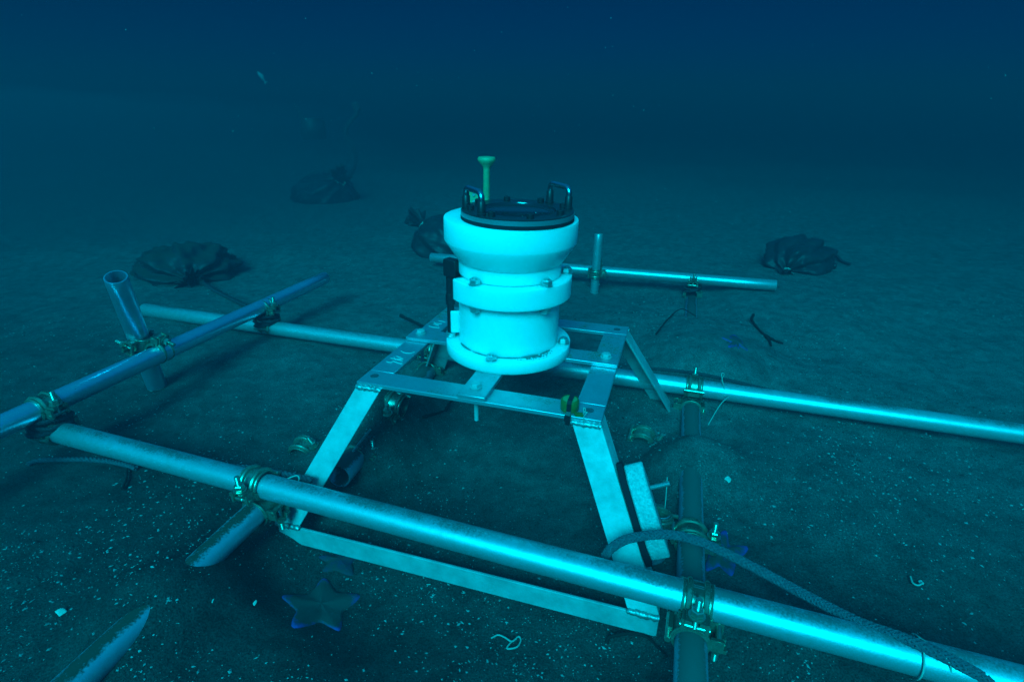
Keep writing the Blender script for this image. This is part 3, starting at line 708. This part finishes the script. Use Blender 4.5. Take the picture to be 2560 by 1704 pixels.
pa, pb = cross(L0,L1,M0,M1); coil(mid(pa,pb)-Vector((0,0,.012)), Vector((.1,.1,1)), .036, .0055, 4, 'dark rope wrapped under the clamp on the upper slanting pipe')
pa, pb = cross(L0,L1,F0,F1); coil(mid(pa,pb)-Vector((0,0,.012)), Vector((.1,.1,1)), .038, .0058, 4, 'dark rope wrapped beneath the clamp at the left edge')
pa, pb = cross(K0,K1,R0,R1); coil(mid(pa,pb), Vector((0,.1,1)), .036, .0050, 3, 'dark rope wound below the short far pipe')

# ---------------------------------------------------------------- black sandbags
def bag(loc, size, neck, label, pleats=13, seed=1, m='bag', frill=.5, crumple=1.0, group='black sandbags lying round the frame', flat=.55, tail=None):
    rs = random.Random(seed); root = empty('sandbag', loc, None, label, 'sandbag', group)
    nk = Vector(neck).normalized(); q = nk.to_track_quat('Z', 'Y').to_matrix()
    nt, npz = 40, 120; mb = MB(); ph = [rs.uniform(0, 6.28) for _ in range(6)]
    for i in range(nt+1):
        t = i/nt; th = PI*(1-t*.93)          # back -> neck
        for j in range(npz):
            f = 2*PI*j/npz
            w = t**2.2
            pl = (.25+1.3*abs(mnoise.noise(Vector((math.cos(f)*1.7, math.sin(f)*1.7, seed*3.1)))))*1.6*math.sin(pleats*f+ph[0]+1.3*math.sin(2*f+ph[1]))*.6+math.sin((pleats*1.7)*f+ph[2]+2*t)*.4
            r = math.sin(th)**.80 if math.sin(th) > 0 else 0
            v = q @ Vector((r*math.cos(f), r*math.sin(f), -math.cos(PI-th)*-1.0))
            v = Vector((v.x, v.y, v.z))
            lump = 1+.10*mnoise.noise(Vector((v.x*1.6+seed, v.y*1.6, v.z*1.6)))+.05*mnoise.noise(Vector((v.x*5+seed, v.y*5, v.z*5)))
            crease = 1+.16*crumple*w*pl*min(1, r*1.6)+.030*crumple*math.sin(9*f+6*t+ph[3])*(1-w)+.16*(crumple-1)*mnoise.noise(Vector((v.x*2.1+seed, v.y*2.1, v.z*2.1)))+.07*(crumple-1)*mnoise.noise(Vector((v.x*7+seed, v.y*7, v.z*3)))
            p = Vector((v.x*size[0], v.y*size[1], v.z*size[2]))*lump*crease
            if p.z < -size[2]*flat: p.z = -size[2]*flat + (p.z+size[2]*flat)*.08
            p.z += size[2]*flat
            mb.v.append(tuple(p))
    for i in range(nt):
        for j in range(npz):
            k = (j+1) % npz; mb.f.append((i*npz+j, i*npz+k, (i+1)*npz+k, (i+1)*npz+j))
    mb.f.append(tuple(range(npz))); mb.f.append(tuple(nt*npz+j for j in range(npz))[::-1])
    mb.build('bag_body', M[m], root, smooth=180)
    # gathered mouth
    tipc = Vector((nk.x*size[0], nk.y*size[1], nk.z*size[2]))*1.0; tipc.z += size[2]*flat
    fb = MB(); nr = 10; base = size[0]*.10
    for i in range(nr+1):
        t = i/nr
        for j in range(npz):
            f = 2*PI*j/npz; rr = base*(.75+t*frill*3.2*(1+.35*math.sin(3*f+ph[4]))) * (1+.28*t*math.sin(pleats*f+ph[5]))
            p = q @ Vector((rr*math.cos(f), rr*math.sin(f), (t-.15)*size[0]*frill*(.8+.35*math.sin(2*f+ph[1]))))
            v = tipc+p
            if v.z < .004: v.z = .004+.02*t*abs(math.sin(5*f))*size[0]
            fb.v.append(tuple(v))
    for i in range(nr):
        for j in range(npz):
            k = (j+1) % npz; fb.f.append((i*npz+j, i*npz+k, (i+1)*npz+k, (i+1)*npz+j))
    o = fb.build('bag_mouth', M[m], root, smooth=180)
    so = o.modifiers.new('thick', 'SOLIDIFY'); so.thickness = .002
    pts = ring_pts(tipc+nk*base*.1, nk, base*1.05, 20)
    MB().tube(pts, .006, 8).tube([pts[0], pts[0]+Vector((.02,-.03,.01)), pts[0]+Vector((.05,-.06,-.01)), pts[0]+Vector((.04,-.10,-.02))], .005, 7).build('bag_tie', M['rope_dark'] if m == 'bag_silt' else M['cord'], root)
    return root
g = on_ground(432, 700); bag((g.x, g.y+.12, gz(g.x,g.y+.1)-.03), (.235,.19,.108), (.45,-.8,-.05), 'wide black sandbag gathered with cord at the left behind the upright pipe', 15, 3, 'bag_silt', .42, 1.9)
g = on_ground(1100, 648); bag((g.x+.03, g.y+.16, gz(g.x,g.y)-.03), (.20,.18,.150), (-.72,.2,.62), 'plump black sandbag half hidden behind the white housing', 11, 8, 'bag', .55)
g = on_ground(2010, 682); bag((g.x+.02, g.y+.12, gz(g.x,g.y+.1)-.03), (.170,.145,.118), (-.6,-.75,-.25), 'crumpled black sandbag beyond the right end of the far pipe', 9, 5, 'bag', .5, 1.6)
g = on_ground(805, 505); bag((g.x, g.y+.1, gz(g.x,g.y)-.05), (.27,.24,.17), (.55,-.3,.75), 'faint dark sandbag in the murk under the floating rope', 12, 6, 'bag', .5)
g1 = on_ground(1960, 640)
rope('rope', [on_ground(x,y,.01) for x, y in ((2060,620),(2085,632),(2105,652),(2125,660))], .008, 'dark rope trailing from the right-hand sandbag', 'rope_dark', pitch=.05)
rope('rope', [on_ground(x,y,.012) for x, y in ((505,705),(545,730),(590,752),(625,768))], .0085, 'dark strap lying from the left sandbag to the slanting pipe', 'rope_dark', pitch=.05)
g = on_ground(858, 470); yd = g.y
rope('float_rope', [on_plane_y(x,y,yd) for x, y in ((870,445),(886,420),(890,395),(880,360),(866,343),(866,322),(880,300),(892,285),(888,270),(884,262),(892,262),(897,275))], .019, 'slack rope rising from the murk left of the housing', 'rope_dark', 'rope', 3, pitch=.06)
rope('float_rope', [on_plane_y(x,y,yd+.9) for x, y in ((735,260),(748,280),(756,300),(764,325),(770,345))], .014, 'faint second line hanging in the far murk', 'rope_dark', 'rope', 3, pitch=.07)
fb_ = on_plane_y(782, 322, yd+1.0)
bn = MB()
for i in range(9):
    for j in range(20):
        f = 2*PI*j/20; t = i/8; r_ = .115*(1+.10*mnoise.noise(Vector((math.cos(f)*2, math.sin(f)*2, t*3))))*(.85+.25*math.sin(PI*min(1,t+.1)))
        bn.v.append((r_*math.cos(f)*1.15, r_*math.sin(f), .22*(t-.5)))
for i in range(8):
    for j in range(20): bn.f.append((i*20+j, i*20+(j+1) % 20, (i+1)*20+(j+1) % 20, (i+1)*20+j))
bn.f.append(tuple(range(20))[::-1]); bn.f.append(tuple(160+j for j in range(20)))
o = bn.build('float_bag', M['bag'], smooth=60); o.location = fb_; tag(o, 'dim dark float bag hanging in the far murk beside the faint line', 'float')
# pale fish in the open water
fp = on_plane_y(652, 190, 7.2); fh = MB(); fm = Matrix.Rotation(R_(62), 3, 'Y') @ Matrix.Rotation(R_(15), 3, 'Z')
prof = [(-.06,.002),(-.05,.010),(-.03,.019),(0,.024),(.03,.019),(.055,.009),(.068,.004)]
for i, (x, r) in enumerate(prof):
    for j in range(14): fh.v.append(tuple(fm @ Vector((x, r*.45*math.cos(2*PI*j/14), r*math.sin(2*PI*j/14)))))
for i in range(len(prof)-1):
    for j in range(14): fh.f.append((i*14+j, i*14+(j+1) % 14, (i+1)*14+(j+1) % 14, (i+1)*14+j))
fh.f.append(tuple(range(14))[::-1]); fh.f.append(tuple((len(prof)-1)*14+j for j in range(14)))
fo = fh.build('fish', M['fish'], smooth=60); fo.location = fp; fo.scale = (.95,)*3; tag(fo, 'small pale fish hovering alone in the dark blue water', 'fish')
MB().prism([fm @ Vector(p) for p in ((.066,-.001,.003),(.10,-.001,.024),(.090,-.001,0),(.10,-.001,-.024),(.066,-.001,-.003))], fm @ Vector((0,.002,0))).build('tail_fin', M['fish'], fo)
MB().prism([fm @ Vector(p) for p in ((-.02,-.001,.020),(.005,-.001,.036),(.035,-.001,.016))], fm @ Vector((0,.002,0))).build('dorsal_fin', M['fish'], fo)

# ---------------------------------------------------------------- starfish
def starfish(c, tips, label, hgt=.010, inner=.55, m='star'):
    c = Vector(c); an = sorted([(math.atan2(t.y-c.y, t.x-c.x), (Vector((t.x,t.y))-Vector((c.x,c.y))).length) for t in tips])
    n = 120; nr = 12; mb = MB(); rim = []
    def R_at(f):
        k = len(an)
        for i in range(k):
            a0, r0 = an[i]; a1, r1 = an[(i+1) % k]
            if i == k-1: a1 += 2*PI
            ff = f
            while ff < a0: ff += 2*PI
            if a0 <= ff <= a1:
                u = (ff-a0)/(a1-a0); s = abs(2*u-1)**1.9
                rt = r0+(r1-r0)*u
                return rt*(inner+(1-inner)*s)*(1+.05*mnoise.noise(Vector((math.cos(f)*3, math.sin(f)*3, c.x*9)))+.018*mnoise.noise(Vector((math.cos(f)*14, math.sin(f)*14, c.y*9))))*(1-.05*max(0, s-.8)/.2)
        return .05
    for i in range(nr+1):
        t = i/nr
        for j in range(n):
            f = -PI+2*PI*j/n; r = R_at(f)*t; x, y = c.x+r*math.cos(f), c.y+r*math.sin(f)
            z = gz(x, y)+.0015+hgt*(.65*(1-t)**.9+.35*max(0, 1-t**3))*(.85+.15*R_at(f)/max(a[1] for a in an))
            if t == 1: z -= .006
            mb.v.append((x-c.x, y-c.y, z-c.z)); rim.append(t**4*.52+ 1.15*max(0, r/max(a[1] for a in an)-.50))
    for i in range(nr):
        for j in range(n):
            k = (j+1) % n; mb.f.append((i*n+j, i*n+k, (i+1)*n+k, (i+1)*n+j))
    me = bpy.data.meshes.new('starfish'); me.from_pydata(mb.v, [], mb.f)
    at_ = me.attributes.new('rim', 'FLOAT', 'POINT'); at_.data.foreach_set('value', rim)
    me.polygons.foreach_set('use_smooth', [True]*len(me.polygons)); me.materials.append(M[m])
    o = bpy.data.objects.new('starfish', me); COL.objects.link(o); o.location = c
    return tag(o, label, 'starfish', 'blue-edged starfish on the sand')
G = lambda x, y: on_ground(x, y, .002)
starfish(G(805,1515), [G(809,1434),G(910,1484),G(853,1581),G(724,1575),G(692,1482)], 'large blue-rimmed starfish lying in the open sand of the foreground')
starfish(G(850,1400), [G(850,1368),G(905,1378),G(886,1440),G(800,1428),G(790,1388)], 'dusty starfish half hidden under the base bar of the stand', .006, m='star_dusty')
starfish(G(1800,1385), [G(1818,1316),G(1880,1362),G(1832,1444),G(1762,1430),G(1748,1350)], 'bright blue starfish beside the arching rope', .008, .46, 'star_blue')
starfish(G(1842,858), [G(1800,842),G(1835,838),G(1872,878),G(1848,872),G(1818,868)], 'small ragged blue starfish far out on the right sand', .010, .35, 'star_blue')

# ---------------------------------------------------------------- twigs, shells, strands
def twig(paths, r, label):
    mb = MB()
    for p in paths:
        q = smooth_path(p, 5); mb.tube(q, [r*(1-.5*i/len(q))*(1+.15*math.sin(i*1.9)) for i in range(len(q))], 7)
    return tag(mb.build('twig', M['twig'], smooth=60), label, 'twig')
Gt = lambda x, y, l=.006: on_ground(x, y, l)
twig([[Gt(1884,786,.01),Gt(1880,800,.012),Gt(1902,828),Gt(1925,845)], [Gt(1914,838),Gt(1935,850),Gt(1958,858)], [Gt(1914,838),Gt(1924,852),Gt(1928,864)]], .0055, 'dark forked twig lying on the sand at the right')
twig([[Gt(1640,835),Gt(1668,800,.02),Gt(1702,772,.04),Gt(1740,790,.02)]], .003, 'thin bent twig by the far right upright of sand-covered pipe')
twig([[Gt(1000,788,.03),Gt(1030,802,.02),Gt(1064,818,.015),Gt(1090,830)]], .0065, 'straight dark stick poking out behind the stand')
twig([[Gt(1058,1041),Gt(1090,1033,.01),Gt(1114,1025,.012)], [Gt(1114,1025,.012),Gt(1124,1008,.02),Gt(1132,996,.02)]], .0045, 'bent dark twig on the sand beneath the stand')
twig([[Gt(1516,1606,.004),Gt(1526,1590,.01),Gt(1580,1582,.012),Gt(1615,1590,.01),Gt(1640,1612),Gt(1668,1640)]], .0035, 'curved dark twig below the right end of the base bar')
twig([[Gt(305,1222),Gt(316,1196),Gt(318,1170)]], .003, 'short dark twig under the left foreground pipe')
def shell(px, py, s, label, seed):
    rs = random.Random(seed); g = on_ground(px, py); mb = MB()
    for i in range(7):
        for j in range(14):
            t = i/6; f = -.9+1.8*j/13; r = s*t*(1-.12*abs(f))*(1+.06*math.sin(7*f*3))
            mb.v.append((r*math.sin(f), r*math.cos(f), s*.35*(1-(1-t)**2)*(1-.5*(f/1.0)**2)+.001))
    for i in range(6):
        for j in range(13): mb.f.append((i*14+j, i*14+j+1, (i+1)*14+j+1, (i+1)*14+j))
    o = mb.build('shell', M['shell'], smooth=60); so = o.modifiers.new('thick', 'SOLIDIFY'); so.thickness = .0012
    o.location = (g.x, g.y, g.z-.001); o.rotation_euler = (rs.uniform(-.4,.4), rs.uniform(-.4,.4), rs.uniform(0, 6))
    return tag(o, label, 'shell', 'shell pieces on the sand')
shell(1810,1196,.014,'white broken shell lying alone right of the upright stub',1)
shell(148,1540,.012,'pale shell bit near the left edge above the sunken pipe',2)
shell(588,1470,.008,'small white shell piece left of the open starfish',3)
shell(536,1495,.008,'rounded pale shell fragment left of the open starfish, above the sunken pipe',4)
shell(632,1507,.008,'small square shell chip beside the left arm of the open starfish',5)
shell(1074,1458,.007,'small white shell piece below the middle of the base bar',6)
shell(2310,1460,.009,'small pale shell at the right above the foreground pipe',9)
rope('sea_strand', [Gt(1228,1594),Gt(1245,1586),Gt(1262,1592),Gt(1280,1602),Gt(1296,1590),Gt(1302,1600),Gt(1292,1616),Gt(1268,1620),Gt(1276,1606),Gt(1290,1596)], .0015, 'pale looped strand lying on the foreground sand', 'cord', 'strand', 1)
rope('sea_strand', [Gt(2276,1440),Gt(2282,1456),Gt(2296,1462),Gt(2308,1456)], .0016, 'pale curved strand on the sand at the right', 'cord', 'strand', 1)
rope('sea_strand', [Gt(540,1560,.004) + Vector((0,0,0)) for _ in range(1)]+[Gt(1664,1300,.02),Gt(1662,1250,.05),Gt(1668,1196,.10)][1:], .0009, 'hair-thin pale strand standing beside the half-buried pipe', 'cord', 'strand', 1) if False else None
rope('sea_strand', [Gt(1656,1330,.03),Gt(1660,1290,.05),Gt(1665,1240,.07),Gt(1668,1192,.09)], .0010, 'hair-thin pale strand standing beside the half-buried pipe', 'cord', 'strand', 1)
rope('steel_rod', [Gt(866,1150,.02),Gt(900,1105,.035),Gt(926,1073,.05)], .0028, 'thin rod sticking up behind the open-ended pipe stub', 'cord', 'rod', 1)

# ---------------------------------------------------------------- shell grit and pebbles (nobody could count them)
def scatter(name, count, m, smin, smax, ylim, seed, clump):
    r = np.random.default_rng(seed); V = []; Fc = []
    base = np.array([(1,0,0),(-1,0,0),(0,1,0),(0,-1,0),(0,0,1),(0,0,-1)], float)
    tri = np.array([(0,2,4),(2,1,4),(1,3,4),(3,0,4),(2,0,5),(1,2,5),(3,1,5),(0,3,5)])
    px = []; py = []
    while len(px) < count:
        n = count*3
        yy = .35+(ylim-.35)*r.random(n)**1.5; xx = (r.random(n)*2-1)*(yy*1.05+.35)
        c = vnoise(xx*3.1+40, yy*3.1+11)+.6*vnoise(xx*9+4, yy*9)
        keep = r.random(n) < np.clip(.25+clump*(c+.12), .05, 1)
        px += list(xx[keep]); py += list(yy[keep])
    px = np.array(px[:count]); py = np.array(py[:count]); pz = ground_np(px, py)
    s = smin+(smax-smin)*r.random(count)**4.0
    for i in range(count):
        a = r.random()*6.28; sh = s[i]*np.array([.6+.9*r.random(), .5+.5*r.random(), .35+.3*r.random()])
        b = (base+r.normal(0,.18,base.shape))*sh; ca, sa = math.cos(a), math.sin(a)
        b = np.stack([b[:,0]*ca-b[:,1]*sa, b[:,0]*sa+b[:,1]*ca, b[:,2]], 1)
        b += (px[i], py[i], pz[i]+s[i]*.15); V.append(b); Fc.append(tri+6*i)
    V = np.concatenate(V); Fc = np.concatenate(Fc)
    me = bpy.data.meshes.new(name); me.from_pydata(V.tolist(), [], Fc.tolist()); me.materials.append(m)
    o = bpy.data.objects.new(name, me); COL.objects.link(o); return o
tag(scatter('shell_grit', 34000, M['grit'], .0006, .0035, 4.2, 5, 1.7), 'pale shell grit strewn over the dark sand', 'grit', kind='stuff')
tag(scatter('dark_pebbles', 7000, M['dark_grit'], .0010, .0050, 3.2, 9, 1.3), 'dark pebbles and crumbs scattered over the sand', 'pebbles', kind='stuff')

def snow(count):
    r = np.random.default_rng(21); V = []; Fc = []
    base = np.array([(1,0,0),(-1,0,0),(0,1,0),(0,-1,0),(0,0,1),(0,0,-1)], float)
    tri = np.array([(0,2,4),(2,1,4),(1,3,4),(3,0,4),(2,0,5),(1,2,5),(3,1,5),(0,3,5)])
    for i in range(count):
        y = .7+3.2*r.random()**1.3; x = (r.random()*2-1)*y*.95; z = .2+.85*r.random(); s = (.0004+.0009*r.random()**3)*(.6+.4*y)
        V.append((base+r.normal(0,.2,base.shape))*s+(x, y, z)); Fc.append(tri+6*i)
    me = bpy.data.meshes.new('marine_snow'); me.from_pydata(np.concatenate(V).tolist(), [], np.concatenate(Fc).tolist()); me.materials.append(M['grit'])
    o = bpy.data.objects.new('marine_snow', me); COL.objects.link(o); return o
tag(snow(420), 'tiny pale particles drifting in the water', 'particles', kind='stuff')
